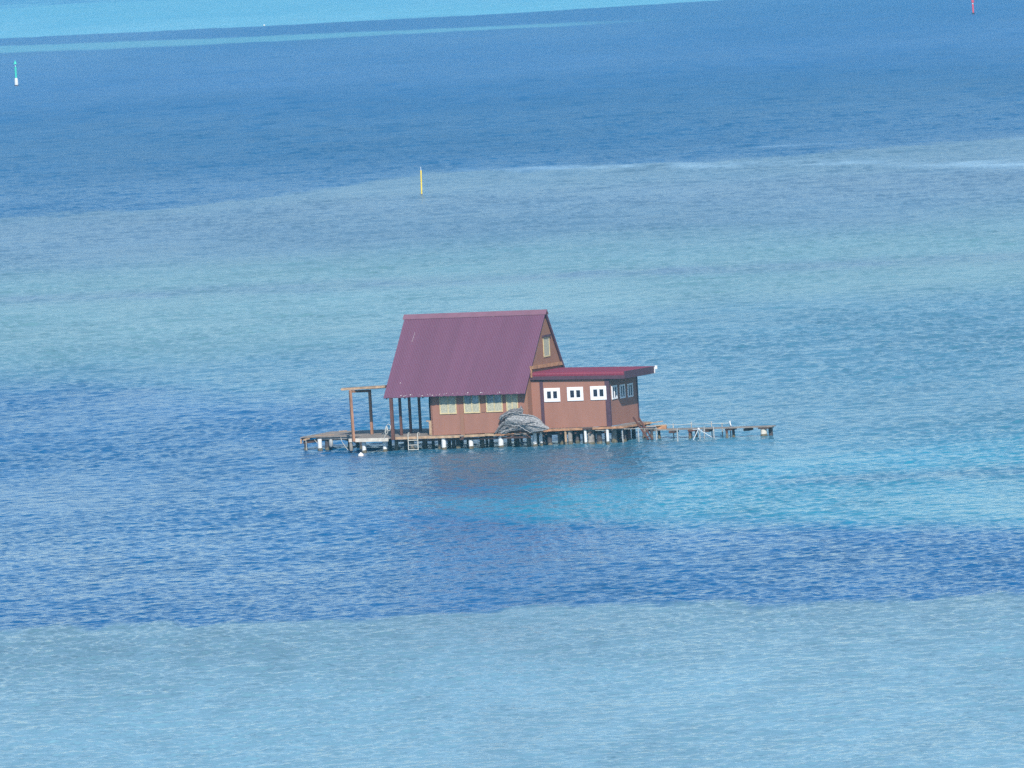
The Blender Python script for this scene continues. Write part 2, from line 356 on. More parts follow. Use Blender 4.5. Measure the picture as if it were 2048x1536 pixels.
# four lattice windows of the front wall
for k, (u0_, u1_, z0, z1, st) in enumerate(((.51, 1.43, 1.86, 2.95, 2), (1.84, 2.72, 1.87, 2.95, 2), (3.06, 3.96, 1.89, 2.95, 2), (4.17, 4.80, 1.90, 2.95, 1))):
    f = MB(); t = .05
    for a, c in (((u0_, z0), (u0_+t, z1)), ((u1_-t, z0), (u1_, z1)), ((u0_+t, z0), (u1_-t, z0+t)), ((u0_+t, z1-t), (u1_-t, z1)), (((u0_+u1_)/2-.018, z0+t), ((u0_+u1_)/2+.018, z1-t))):
        f.box((a[0], -.05, a[1]), (c[0], -.003, c[1]))
    fo = f.build('window', M['cream'], H)
    p = MB(); p.box((u0_+t*.6, -.03, z0+t*.6), (u1_-t*.6, -.012, z1-t*.6))
    p.build('screen', M['screen'], fo)
    gl = MB(); mid = (u0_+u1_)/2
    for a, c in ((u0_+.06, mid-.03), (mid+.03, u1_-.06)):
        if k in (1, 2): gl.box((a, -.042, 2.38), (c, -.033, 2.88))
    if k in (1, 2): gl.build('pane', M['paneshade'] if 'paneshade' in M else M['glass'], fo)  # upper halves only, eave shade painted into their colour
MB().beam((2.36, -.056, 2.80), (2.60, -.056, 2.74), .015, .02).build('reflection_streak', M['frame'], H)  # thin white bar standing in for a streak of reflection on the window
MB().beam((.58, -.056, 2.70), (.84, -.056, 2.78), .015, .02).build('reflection_streak', M['cream'], H)  # cream bar, likewise a modelled reflection streak
# wing
w = MB()
w.hexa([(5.30, .60, .90), (9.53, .60, .95), (9.53, .70, .95), (5.30, .70, .90), (5.30, .60, 3.46), (9.53, .60, 3.36), (9.53, .70, 3.36), (5.30, .70, 3.46)])
w.build('wing_wall', M['wall'], H)
w = MB(); w.hexa([(9.43, .705, .95), (9.53, .605, .95), (9.53, 4.60, .87), (9.43, 4.60, .87), (9.43, .705, 3.40), (9.53, .605, 3.40), (9.53, 4.60, 3.30), (9.43, 4.60, 3.30)])
w.build('wing_wall', M['wall'], H)
MB().box((5.4, 4.5, .87), (9.42, 4.58, 3.28)).build('wing_wall', M['wall'], H)
for a, c in (((5.80, .565, .88), (5.97, .598, 3.44)), ((9.33, .565, .93), (9.565, .598, 3.36)), ((9.532, 4.50, .86), (9.56, 4.62, 3.28))):
    MB().box(a, c).build('corner_post', M['trimdark'], H)
MB().box((9.532, .60, .95), (9.56, .72, 3.36)).build('corner_post', M['trimdark'], H)
def wing_window(o, du, dv, wd, z0, z1, panes, fr=.16, mid_=.12, top=.17):
    """o: lower start (u,v); runs along (du,dv); out is the outward normal"""
    d = Vector((du, dv, 0)); nrm = Vector((dv, -du, 0)); o = Vector((o[0], o[1], 0))
    def bx(mb, s0, s1, a, c, k0, k1):
        P = lambda s, k, z: o+d*s+nrm*k+Vector((0, 0, z))
        mb.hexa([P(s0, k1, a), P(s1, k1, a), P(s1, k0, a), P(s0, k0, a), P(s0, k1, c), P(s1, k1, c), P(s1, k0, c), P(s0, k0, c)])
    f = MB(); bx(f, 0, fr, z0, z1, .004, .05); bx(f, wd-fr, wd, z0, z1, .004, .05); bx(f, fr, wd-fr, z0, z0+top, .004, .05); bx(f, fr, wd-fr, z1-top, z1, .004, .05)
    n = panes; pw = (wd-2*fr-mid_*(n-1))/n
    for i in range(1, n): s = fr+i*pw+(i-1)*mid_; bx(f, s, s+mid_, z0+top, z1-top, .004, .045)
    fo = f.build('window', M['frame'], H, bevel=.006)
    g_ = MB(); bx(g_, fr-.01, wd-fr+.01, z0+top-.01, z1-top+.01, .006, .018); g_.build('pane', M['glass'], fo)
for u_, z_ in ((6.01, 2.27), (7.27, 2.285), (8.53, 2.295)): wing_window((u_, .60), 1, 0, .87, z_, z_+.70, 2)
for v_, z_ in ((.92, 2.26), (2.04, 2.22), (3.13, 2.19)): wing_window((9.53, v_), 0, 1, .74, z_, z_+.70, 2, .11, .08, .08)
# wing roof: sheet with rounded front lip, fascias
def wz(u): return 3.79-(u-5.26)*(3.79-3.70)/5.25
n = 70; vs = []; fs = []; arc = [(.46, -.20), (.445, -.10), (.47, -.035), (.55, .0), (4.72, -.06)]
for i in range(n*4+1):
    u = 5.34+(10.48-5.34)*i/(n*4); o_ = .007*math.sin(i*math.pi/2+.4)
    for v, dz in arc: vs.append((u, v-(o_ if dz < -.02 and v < 1 else 0), wz(u)+dz+(o_ if v > .5 else 0)))
    for v, dz in arc[::-1]: vs.append((u, v+(.03 if v < 1 else 0), wz(u)+dz-.035*(1 if v > .5 else .3)))
m_ = 2*len(arc)
for i in range(n*4):
    for k in range(m_): fs.append((i*m_+k, (i+1)*m_+k, (i+1)*m_+(k+1) % m_, i*m_+(k+1) % m_))
fs += [tuple(range(m_)), tuple(range(n*4*m_, n*4*m_+m_))[::-1]]
MB().add(vs, fs).build('wing_roof', M['roofred'], H, smooth=False)
f = MB(); f.hexa([(5.28, .44, 3.42), (10.46, .44, 3.33), (10.46, .50, 3.33), (5.28, .50, 3.42), (5.28, .44, 3.60), (10.46, .44, 3.51), (10.46, .50, 3.51), (5.28, .50, 3.60)])
f.build('fascia', M['trimdark'], H)
f = MB(); f.hexa([(10.462, .42, 3.34), (10.52, .42, 3.34), (10.52, 4.72, 3.28), (10.462, 4.72, 3.28), (10.462, .42, 3.71), (10.52, .42, 3.71), (10.52, 4.72, 3.64), (10.462, 4.72, 3.64)])
f.build('fascia', M['trimdark'], H)
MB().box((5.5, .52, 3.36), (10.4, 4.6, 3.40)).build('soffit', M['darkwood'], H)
MB().box((10.525, 4.66, 3.50), (10.62, 4.78, 3.67)).box((10.53, 4.52, 3.30), (10.56, 4.61, 3.60)).build('gutter_end', M['frame'], H)
MB().box((5.20, .40, 3.45), (5.30, .50, 3.80)).box((5.22, .43, 3.34), (5.32, .48, 3.44)).build('gutter_end', M['frame'], H)
# decks
d = MB()
for i in range(21):                                            # veranda planks run along v
    u = -4.25+i*.205; f0 = -.93+.19*max(0, (u+4.25)/2.2)*-1 if u < -2.05 else -.14
    f0 = -.62-.16*(u+4.25)/2.2 if u < -2.05 else -.16
    d.box((u, f0+random.uniform(-.015, .01), .745), (u+.19, 5.2+random.uniform(-.03, .03), .79+random.uniform(-.004, .004)))
d.box((-.05, -.10, .70), (5.2, 5.2, .78))
d.build('deck', M['deck'], H)
d = MB(); d.hexa([(-4.35, -.66, .62), (-2.10, -.82, .62), (-2.10, -.76, .62), (-4.35, -.60, .62), (-4.35, -.66, .80), (-2.10, -.82, .80), (-2.10, -.76, .80), (-4.35, -.60, .80)])
tag(d.build('edge_beam', M['whitewood'], H), 'white painted edge beam')
for (a, c, z0, z1) in ((-2.06, 1.58, .65, .65), (1.82, 3.0, .66, .68), (2.98, 3.62, .70, .68)):
    MB().hexa([(a, -.24, z0), (c, -.22, z1), (c, -.17, z1), (a, -.19, z0), (a, -.24, z0+.13), (c, -.22, z1+.12), (c, -.17, z1+.12), (a, -.19, z0+.13)]).build('edge_beam', M['wood'], H, bevel=.006)
MB().beam((3.62, -.28, .74), (5.07, .06, .76), .06, .10).beam((5.07, .06, .765), (6.2, .36, .83), .06, .10).build('edge_beam', M['wood2'], H)
MB().prism([(3.62, -.24, .74), (6.2, .39, .80), (6.2, .6, .80), (3.62, .0, .74)], (0, 0, .03)).build('deck', M['deck'], H)
# wing deck
MB().prism([(6.0, .44, .86), (10.16, .44, .88), (10.5, 3.75, .84), (9.54, 4.4, .83), (9.54, .70, .87), (6.0, .58, .86)], (0, 0, .05)).build('deck', M['deck'], H)
e = MB(); e.beam((6.17, .41, .845), (8.05, .41, .86), .05, .115); e.beam((8.60, .405, .865), (10.18, .405, .885), .05, .11)
e.build('edge_beam', M['wood2'], H, bevel=.006)
MB().beam((8.05, .42, .865), (8.62, .42, .87), .04, .09).build('edge_beam', M['darkwood'], H)
MB().beam((10.19, .45, .87), (10.52, 3.75, .83), .05, .09).build('edge_beam', M['wood2'], H)
j = MB()
for i in range(8): v = .7+i*.42; j.box((9.6, v, .72), (10.26+.03*i, v+.07, .83))
for u in np.arange(.4, 9.4, .8): j.box((float(u), .45 if u > 6 else -.1, .62), (float(u)+.08, 4.9, .70))
for v in (-.05, 1.6, 3.2, 4.8): j.box((-2.0 if v < 0 else -4.1, v, .52), (5.4 if v < 0 else 9.3, v+.1, .615))
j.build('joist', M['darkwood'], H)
for i in range(14):
    u = 6.3+i*.16; g = MB(); g.beam((u, .50, .925+.01*random.random()), (u+.05+.1*random.random(), .5+.05*random.random(), .94), .03, .02); g.build('debris', M['piledark'], H)
# piles
def pile(u, v, r, m, top, kind='std', lean=(0, 0), parent=H, bot=-.5):
    if m is M['pvc']: r += .012
    p = MB(); p.tube([(u+lean[0], v+lean[1], bot), (u, v, top)], r, 14)
    if kind in ('std', 'foam'):
        p.cur = 1; p.tube([(u+lean[0]*.9, v+lean[1]*.9, bot), (u+lean[0]*.6+.004, v+lean[1]*.6, ZW+.03+.05*random.random()), (u+lean[0]*.6, v, ZW+.08+(.05 if m is M['pvc'] else .12)*random.random())], r*1.1, 14, rs=[r*1.15, r*1.12, r*1.02])
    return p.build('pile', [m, M['growth']], parent, smooth=True)
WH, GR, DK = M['pvc'], M['pile'], M['piledark']
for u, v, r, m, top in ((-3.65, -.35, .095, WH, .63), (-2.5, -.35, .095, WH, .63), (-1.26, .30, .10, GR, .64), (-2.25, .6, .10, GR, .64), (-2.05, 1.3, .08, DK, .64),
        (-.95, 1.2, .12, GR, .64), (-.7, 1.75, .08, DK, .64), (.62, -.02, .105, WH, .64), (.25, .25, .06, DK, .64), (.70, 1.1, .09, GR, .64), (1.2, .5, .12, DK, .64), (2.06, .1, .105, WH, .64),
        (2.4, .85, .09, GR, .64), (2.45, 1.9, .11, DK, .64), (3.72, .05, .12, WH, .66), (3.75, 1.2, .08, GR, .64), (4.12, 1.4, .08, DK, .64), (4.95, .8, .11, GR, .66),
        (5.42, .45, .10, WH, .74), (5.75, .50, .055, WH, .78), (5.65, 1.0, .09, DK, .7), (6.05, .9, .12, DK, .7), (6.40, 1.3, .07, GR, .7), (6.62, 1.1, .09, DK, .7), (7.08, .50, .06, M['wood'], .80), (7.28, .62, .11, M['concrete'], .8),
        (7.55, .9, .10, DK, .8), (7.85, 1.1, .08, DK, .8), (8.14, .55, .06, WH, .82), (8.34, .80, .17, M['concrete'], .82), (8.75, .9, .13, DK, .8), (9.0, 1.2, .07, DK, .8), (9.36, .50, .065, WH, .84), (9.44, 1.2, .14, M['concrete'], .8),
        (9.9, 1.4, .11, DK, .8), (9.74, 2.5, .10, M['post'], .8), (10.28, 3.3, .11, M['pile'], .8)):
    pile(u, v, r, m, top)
for u in (-3.8, -3.2, -1.6, -.2, .9, 1.7, 2.8, 3.4, 4.5, 5.1, 5.9, 6.8, 7.4, 8.1, 8.8, 9.4):
    for v in (2.9, 4.6): pile(u+random.uniform(-.2, .2), v+random.uniform(-.3, .3), random.choice([.07, .09, .11]), random.choice([DK, DK, GR]), .62, 'plain')
MB().beam((5.45, .7, .74), (5.78, .7, .45), .05, .05).build('brace', M['darkwood'], H)
# veranda posts
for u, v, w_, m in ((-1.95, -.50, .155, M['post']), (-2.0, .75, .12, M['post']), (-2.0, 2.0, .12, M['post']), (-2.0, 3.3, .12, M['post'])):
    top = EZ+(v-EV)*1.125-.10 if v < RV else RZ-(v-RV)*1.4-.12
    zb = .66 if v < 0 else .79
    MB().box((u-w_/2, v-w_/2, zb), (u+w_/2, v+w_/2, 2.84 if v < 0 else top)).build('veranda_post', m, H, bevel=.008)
MB().box((-.16, .02, .80), (-.02, .12, 1.55)).box((-.30, .02, 1.50), (-.165, .10, 1.56)).build('door_jamb', M['wood'], H)

# ------------------------------------------------------------------ left platform
P = thing('wooden_platform', 'low weathered timber platform on piles extending left from the house', 'platform', (-6.2, 3.5, ZW))
A, B_, C_, D_ = Vector((-8.13, 1.91)), Vector((-7.82, 5.19)), Vector((-4.3, 5.45)), Vector((-4.3, 1.50))
pl = MB(); n = 17
for i in range(n):
    t0 = i/n; t1 = (i+.93)/n
    for (f0, f1) in ((0, .5), (.503, 1)):
        q = [A.lerp(B_, t0).lerp(D_.lerp(C_, t0), f0), A.lerp(B_, t0).lerp(D_.lerp(C_, t0), f1), A.lerp(B_, t1).lerp(D_.lerp(C_, t1), f1), A.lerp(B_, t1).lerp(D_.lerp(C_, t1), f0)]
        j1 = random.uniform(-.03, .03); z = .745+random.uniform(-.006, .006)
        if f0 == 0: q[0].x += j1; q[3].x += j1
        pl.prism([(p_.x, p_.y, z) for p_ in q], (0, 0, .04))
pl.build('deck', M['deck'], P)
e = MB(); e.beam((-7.3, 1.99, .68), (-4.4, 1.60, .67), .06, .12); e.build('edge_beam', M['sheet'], P)
e = MB(); e.beam((-8.10, 1.95, .66), (-7.80, 5.1, .66), .07, .12); e.beam((-8.05, 2.05, .47), (-7.2, 2.05, .53), .07, .10); e.beam((-7.9, 2.05, .57), (-5.9, 2.6, .57), .07, .11); e.beam((-6.1, 2.4, .64), (-5.35, 2.8, .34), .08, .12); e.beam((-5.3, 4.2, .6), (-7.8, 4.2, .6), .07, .1)
e.build('joist', M['darkwood'], P)
e = MB(); e.beam((-7.98, 1.92, .62), (-7.62, 1.90, .70), .05, .09); e.beam((-8.13, 1.94, .43), (-8.13, 1.96, .68), .09, .07); e.build('end_block', M['wood'], P)
for u, v, r, m, top in ((-7.95, 2.1, .085, DK, .70), (-7.0, 1.75, .10, WH, .66), (-6.75, 2.1, .11, DK, .66), (-5.55, 2.3, .12, DK, .66), (-5.2, 3.2, .1, DK, .66), (-7.7, 4.7, .09, DK, .66), (-6.2, 4.8, .09, DK, .66), (-4.75, 1.9, .09, DK, .62)):
    pile(u, v, r, m, top, parent=P)
r_ = MB(); r_.tube([(-7.82, 1.86, .60), (-7.80, 1.84, .3), (-7.79, 1.84, .0)], .014, 6); r_.build('rope', M['rope'], P)
r_ = MB(); r_.tube([(-5.75, 1.6, .72), (-5.7, 1.6, .5), (-5.45, 1.5, .2), (-5.3, 1.45, .05)], .012, 6); r_.build('rope', M['rope'], P); r_ = MB(); r_.tube([(-7.35, 1.9, .62), (-7.2, 1.95, .4), (-7.05, 1.9, .08)], .012, 6); r_.build('rope', M['rope'], P)
MB().beam((-7.5, 2.3, .80), (-6.5, 2.5, .80), .06, .03).build('loose_plank', M['wood'], P); MB().beam((-7.25, 4.9, .80), (-6.9, 5.1, .80), .12, .04).build('loose_plank', M['wood'], P)
F_ = thing('boat_fender', 'pale grey cylindrical fender hanging under the left platform', 'fender', (-6.4, 1.9, .4))
fb = MB(); fb.lathe((-6.42, 1.85, .20), [(.02, 0), (.07, .03), (.10, .10), (.105, .34), (.06, .42), (.02, .44)], 16); fb.build('body', M['steel'], F_, smooth=True)
MB().tube([(-6.42, 1.85, .63), (-6.42, 1.85, .72)], .012, 6).build('rope', M['rope'], F_)
F_ = thing('boat_fender', 'grey cylindrical fender hanging below the corner of the white edge beam', 'fender', (-4.3, -.5, .4))
fb = MB(); fb.lathe((-4.28, -.55, .16), [(.02, 0), (.085, .02), (.09, .08), (.09, .40), (.05, .45), (.02, .46)], 16); fb.build('body', M['pile'], F_, smooth=True)
MB().tube([(-4.28, -.55, .6), (-4.28, -.55, .62)], .012, 6).build('rope', M['rope'], F_)

# ------------------------------------------------------------------ pergola on the deck
G = thing('pergola', 'raw timber pergola with thin grey sheet roof on the left deck', 'pergola', (-3.6, .3, .79))
MB().tube([(-4.04, -.74, .66), (-4.07, -.74, 3.25)], .09, 4).build('post', M['postraw'], G)
G_p = MB(); G_p.box((-4.27, 2.04, .79), (-4.14, 2.16, 3.05)); G_p.build('post', M['postraw'], G, bevel=.008)
MB().beam((-4.80, -.20, 3.30), (-2.35, -.20, 3.37), .07, .11).build('front_beam', M['wood'], G, bevel=.006)
MB().beam((-4.08, -.74, 3.22), (-4.20, 2.2, 3.02), .08, .13).build('side_beam', M['wood2'], G)
sh = MB(); sh.prism([(-4.72, -.24, 3.365), (-2.36, -.24, 3.43), (-2.36, 2.9, 3.24), (-4.65, 2.6, 3.14)], (0, 0, .03)); sh.build('roof_sheet', M['sheet'], G)
sh = MB()
for v in (.1, 1.1, 2.1): sh.beam((-4.4, v, 3.31-.075*v), (-2.4, v, 3.36-.075*v), .05, .08)
sh.build('rafter', M['wood2'], G)
K_ = MB(); K_.beam((-2.95, 1.6, 3.35), (-2.75, 2.6, 3.32), .12, .04)
tag(K_.build('plank', M['frame']), 'short white plank lying loose on the pergola roof', 'plank').matrix_world = HM
MB_ = MB()
def curve_pts(fn, n=24): return [fn(i/n) for i in range(n+1)]
rp = MB()
rp.tube(curve_pts(lambda t: (-1.97+.11*math.sin(2*math.pi*t), -.97, 1.34+.17*math.cos(2*math.pi*t))), .014, 6, False)
rp.tube(curve_pts(lambda t: (-2.08+.07*math.sin(2*math.pi*t)-.02, -.96, 1.20+.20*math.cos(2*math.pi*t))), .014, 6, False)
rp.tube(curve_pts(lambda t: (-2.10-.42*t, -.96+.3*t, 1.38-.56*t**.7)), .014, 6)
rp.tube(curve_pts(lambda t: (-2.08-.2*t, -.96+.1*t, 1.3-.5*t)), .014, 6)
tag(rp.build('rope_coil', M['rope']), 'pale rope coil looped on the front left veranda post', 'rope').matrix_world = HM
# dark mesh cloth hanging at the open end
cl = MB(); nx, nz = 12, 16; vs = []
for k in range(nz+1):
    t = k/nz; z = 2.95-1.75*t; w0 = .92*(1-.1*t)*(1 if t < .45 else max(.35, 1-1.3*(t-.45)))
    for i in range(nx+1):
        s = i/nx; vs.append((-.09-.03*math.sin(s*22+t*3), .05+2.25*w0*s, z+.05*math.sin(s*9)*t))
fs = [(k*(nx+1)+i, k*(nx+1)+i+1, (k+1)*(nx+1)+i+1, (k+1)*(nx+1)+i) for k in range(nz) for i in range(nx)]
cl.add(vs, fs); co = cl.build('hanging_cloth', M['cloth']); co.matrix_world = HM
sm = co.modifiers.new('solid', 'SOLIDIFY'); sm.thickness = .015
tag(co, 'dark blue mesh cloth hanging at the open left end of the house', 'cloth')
# swim ladder
S = thing('swim_ladder', 'white tubular swim ladder hooked on the deck edge', 'ladder', (-.95, -.35, .5))
for u in (-1.20, -.67):
    s = MB(); s.tube([(u, -.05, .84), (u, -.08, .93), (u, -.16, .98), (u, -.27, .97), (u, -.33, .90), (u, -.34, .6), (u, -.36, .10)], .02, 8); s.build('rail', M['rope'], S, smooth=True)
for z in (.13, .36, .60): MB().tube([(-1.20, -.36, z), (-.67, -.36, z)], .018, 8).build('rung', M['rope'], S)

# ------------------------------------------------------------------ heap of grey netting on the ledge
NH = thing('netting_heap', 'shaggy heap of grey netting piled on the ledge against the front wall', 'netting', (5, -.2, .8))
def puff(poly, v0, depth, m, name, cell=.028, seed=0, ridge=(0, 1)):
    poly = np.array(poly); x0, z0 = poly.min(0)-.05; x1, z1 = poly.max(0)+.05
    xs = np.arange(x0, x1, cell); zs = np.arange(z0, z1, cell); X, Z = np.meshgrid(xs, zs)
    X = X+(RNG.rand(*X.shape)-.5)*cell*.55; Z = Z+(RNG.rand(*Z.shape)-.5)*cell*.55
    ins = np.zeros(X.shape, bool); dist = np.full(X.shape, 9.)
    for i in range(len(poly)):
        a, c = poly[i], poly[(i+1) % len(poly)]
        cond = ((a[1] > Z) != (c[1] > Z)); t = (c[0]-a[0])*(Z-a[1])/(c[1]-a[1]+1e-9)+a[0]; ins ^= cond & (X < t)
        e = c-a; s = np.clip(((X-a[0])*e[0]+(Z-a[1])*e[1])/(e@e), 0, 1); dist = np.minimum(dist, np.hypot(X-a[0]-s*e[0], Z-a[1]-s*e[1]))
    w_ = ins | (dist < cell*.6*RNG.rand(*X.shape))
    dd = np.where(ins, dist, 0); k = np.sqrt(np.clip(dd/.35, 0, 1)); q = X*ridge[0]+Z*ridge[1]
    dep = depth*k+.07*fbm((X+q*.5).ravel()*1.6+seed, (q*6).ravel()).reshape(X.shape)*k*2+.03*(RNG.rand(*X.shape)-.5)
    b = MB(); idx = -np.ones(X.shape, int); idb = idx.copy(); vs = []
    for j in range(X.shape[0]):
        for i in range(X.shape[1]):
            if w_[j, i]:
                idx[j, i] = len(vs); vs.append((X[j, i], v0-dep[j, i], Z[j, i])); idb[j, i] = len(vs); vs.append((X[j, i], v0+.03, Z[j, i]))
    fs = []; ed = {}
    for j in range(X.shape[0]-1):
        for i in range(X.shape[1]-1):
            q_ = [(j, i), (j, i+1), (j+1, i+1), (j+1, i)]
            if all(idx[p_] >= 0 for p_ in q_):
                fs.append(tuple(idx[p_] for p_ in q_)); fs.append(tuple(idb[p_] for p_ in q_[::-1]))
                for e_ in range(4):
                    a, c = q_[e_], q_[(e_+1) % 4]
                    if (c, a) in ed: del ed[(c, a)]
                    else: ed[(a, c)] = 1
    for a, c in ed: fs.append((idx[c], idx[a], idb[a], idb[c]))
    b.add(vs, [tuple(int(x) for x in f) for f in fs]); return b.build(name, m, NH, smooth=False)
puff([(3.48, .80), (3.64, 1.09), (3.98, 1.41), (4.15, 1.50), (5.10, 1.3), (5.9, 1.2), (6.1, .95), (5.26, .91), (4.58, .91), (4.08, .79)], -.12, .12, M['netdark'], 'under_layer', seed=3, ridge=(.45, -.9))
puff([(3.48, .78), (3.60, .96), (3.80, 1.22), (4.02, 1.44), (4.12, 1.42), (4.14, 1.30), (3.9, 1.12), (3.66, .86)], -.27, .10, M['netdark'], 'fold', seed=9, ridge=(-.8, .6))
puff([(3.70, .84), (3.95, .95), (4.5, 1.05), (4.95, 1.06), (4.9, .98), (4.5, .93), (4.1, .78), (3.9, .78)], -.24, .10, M['net'], 'fold', seed=5, ridge=(.3, .9))
puff([(4.12, 1.26), (4.15, 1.69), (4.51, 1.78), (4.79, 1.82), (5.22, 1.76), (5.72, 1.68), (6.07, 1.46), (6.2, 1.27), (6.59, .97), (6.25, .89), (5.54, .77), (5.34, .90), (5.02, 1.13), (4.64, 1.22)], -.26, .24, M['net'], 'cover', seed=1, ridge=(.35, .9))
puff([(3.94, 1.43), (4.11, 1.62), (4.31, 1.74), (4.64, 1.80), (4.8, 1.78), (5.17, 1.76), (5.20, 1.95), (5.12, 2.22), (5.05, 2.09), (4.49, 2.03), (4.18, 1.88), (3.90, 1.71), (3.82, 1.54)], -.34, .16, M['netdark'], 'top_roll', seed=7, ridge=(-.4, .9))

def fold_line(pts, r, m, name='fold'):
    P_ = []
    for i in range(len(pts)-1):
        a, c = Vector(pts[i]), Vector(pts[i+1])
        for t in range(6): P_.append(a.lerp(c, t/6)+Vector((random.uniform(-.012, .012), random.uniform(-.02, .02), random.uniform(-.014, .014))))
    P_.append(Vector(pts[-1])); n_ = len(P_)
    MB().tube(P_, r, 6, True, [.7*r*(.35+.65*math.sin(math.pi*(i+.4)/n_))*random.uniform(.7, 1.2) for i in range(n_)]).build(name, m, NH)
for pts, r, m in (([(4.14, -.42, 1.27), (4.55, -.50, 1.24), (4.98, -.50, 1.17), (5.30, -.50, .98), (5.55, -.40, .80)], .045, 'net'), ([(4.16, -.40, 1.69), (4.5, -.46, 1.80), (4.85, -.46, 1.80), (5.3, -.44, 1.74), (5.75, -.40, 1.66), (6.08, -.36, 1.46)], .035, 'net'),
        ([(4.9, -.50, 1.36), (5.3, -.54, 1.30), (5.7, -.52, 1.36), (6.0, -.42, 1.30)], .03, 'netdark'), ([(4.9, -.48, 1.24), (5.3, -.54, 1.22), (5.8, -.52, 1.16), (6.3, -.40, 1.02)], .035, 'netdark'),
        ([(3.66, -.36, .86), (3.95, -.38, 1.03), (4.35, -.38, 1.16), (4.8, -.38, 1.16)], .045, 'netdark'), ([(3.8, -.40, .84), (4.2, -.42, .98), (4.6, -.40, 1.06), (5.05, -.36, 1.05)], .03, 'net'), ([(4.1, -.38, .84), (4.6, -.38, .96), (5.1, -.36, .99)], .03, 'netdark'),
        ([(3.92, -.50, 1.55), (4.15, -.54, 1.72), (4.55, -.55, 1.86), (5.14, -.50, 1.88)], .05, 'net'), ([(4.0, -.46, 1.46), (4.2, -.50, 1.63), (4.6, -.50, 1.76)], .04, 'netdark'), ([(5.12, -.46, 1.82), (5.15, -.5, 2.0), (5.11, -.46, 2.22)], .03, 'net'),
        ([(5.5, -.46, .80), (5.8, -.48, .90), (6.2, -.42, .92), (6.55, -.36, .98)], .03, 'net')): fold_line(pts, r, M[m])

# ------------------------------------------------------------------ right: stairs, walkway, pen
J = thing('walkway', 'narrow grey plank walkway running right from the wing deck on low supports', 'walkway', (14, 2.6, ZW))
k = MB(); pts = [(11.0, 3.05), (12.6, 2.88), (14.0, 2.70), (15.2, 2.60), (16.4, 2.56), (17.55, 2.55)]
for i in range(5):
    a, c = pts[i], pts[i+1]
    for o_ in (-.22, 0, .22): k.hexa([(a[0]+.01, a[1]+o_-.1, .50+.006*i), (c[0], c[1]+o_-.1, .506+.006*i), (c[0], c[1]+o_+.1, .506+.006*i), (a[0]+.01, a[1]+o_+.1, .50+.006*i), (a[0]+.01, a[1]+o_-.1, .55+.006*i), (c[0], c[1]+o_-.1, .556+.006*i), (c[0], c[1]+o_+.1, .556+.006*i), (a[0]+.01, a[1]+o_+.1, .55+.006*i)])
k.build('plank_deck', M['deck'], J)
for (a, c) in ((11.92, 12.22), (13.75, 14.08), (15.95, 16.25)):
    MB().box((a, 2.45, .36), (c, 3.1, .485)).build('support_block', M['darkwood'], J)
for u, v, r in ((13.0, 2.6, .07), (13.2, 3.0, .06), (15.05, 2.45, .06), (15.28, 2.8, .07)): pile(u, v, r, M['post'], .50, parent=J)
MB().box((12.95, 2.45, .42), (13.35, 3.1, .495)).build('support_block', M['post'], J); MB().box((15.0, 2.35, .42), (15.4, 3.0, .50)).build('support_block', M['darkwood'], J)
pile(17.05, 2.42, .16, M['whitewood'], .45, parent=J); pile(17.30, 2.75, .11, DK, .44, 'plain', parent=J)
MB().box((16.82, 2.22, .455), (17.4, 2.95, .518)).build('support_block', M['darkwood'], J)
T_ = thing('timber_ladder', 'brown timber ladder leaning against the wing deck corner', 'ladder', (10.6, 3, .5))
for du in (0, .28): MB().beam((10.14+du, 2.2, 1.25-.02*du), (11.02+du*.8, 1.9, .1), .07, .07).build('rail', M['post'], T_)
for t in (.25, .45, .65, .85): MB().beam((10.14+.88*t, 2.2-.3*t, 1.25-1.15*t), (10.42+.82*t, 2.2-.3*t, 1.25-1.15*t), .05, .04).build('rung', M['post'], T_)
L2 = thing('landing_stage', 'broken tan and rust timber landing between wing deck and walkway', 'landing', (11, 3, .6))
MB().beam((10.55, 2.9, .86), (11.35, 3.2, .93), .16, .035).beam((10.7, 2.4, .74), (11.6, 3.0, .75), .14, .04).build('plank', M['wood'], L2)
MB().beam((11.10, 2.9, .64), (11.62, 2.95, .64), .2, .17).build('plank', M['wood2'], L2)
MB().beam((10.55, 3.0, .55), (11.2, 3.0, .55), .25, .2).build('brace', M['darkwood'], L2)
for u, v in ((10.9, 2.7), (11.15, 3.1)): pile(u, v, .07, DK, .6, parent=L2)
PN = thing('rope_pen', 'pen of thin grey poles strung with pale rope around the walkway', 'fence', (13, 2, ZW))
near = [(10.11, .65, .85), (10.96, .67, .83), (11.49, 1.84, .72), (13.22, .25, .75), (13.82, 1.82, .62), (14.40, 2.30, .66)]
far_ = [(11.90, 3.20, .80), (12.88, 3.20, .84), (13.95, 3.25, .84), (14.50, 3.30, .74), (14.97, 3.22, .84), (13.90, 2.30, .66)]
for u, v, z in near+far_:
    q = MB(); q.tube([(u+random.uniform(-.02, .02), v, -.5), (u, v, z)], .032, 8); q.tube([(u, v, .42), (u, v, .46)], .05, 8); q.build('pole', M['steel'], PN, smooth=True)
q = MB()
def sag(a, c, s=.02, r=.011):
    a = Vector(a); c = Vector(c); q.tube([a.lerp(c, t/8)-Vector((0, 0, s*4*(t/8)*(1-t/8))) for t in range(9)], r, 6)
sag((8.75, .38, .76), (10.11, .61, .80)); 
sag((10.11, .61, .80), (10.96, .63, .79)); sag((10.96, .63, .79), (11.49, 1.80, .66)); sag((11.49, 1.80, .66), (13.22, .21, .66), .03)
for a, c in (((11.2, 3.16, .73), (11.9, 3.16, .75)), ((11.9, 3.16, .75), (12.88, 3.16, .75)), ((12.88, 3.16, .75), (13.95, 3.2, .74)), ((13.95, 3.2, .74), (14.97, 3.17, .74))): sag(a, c)
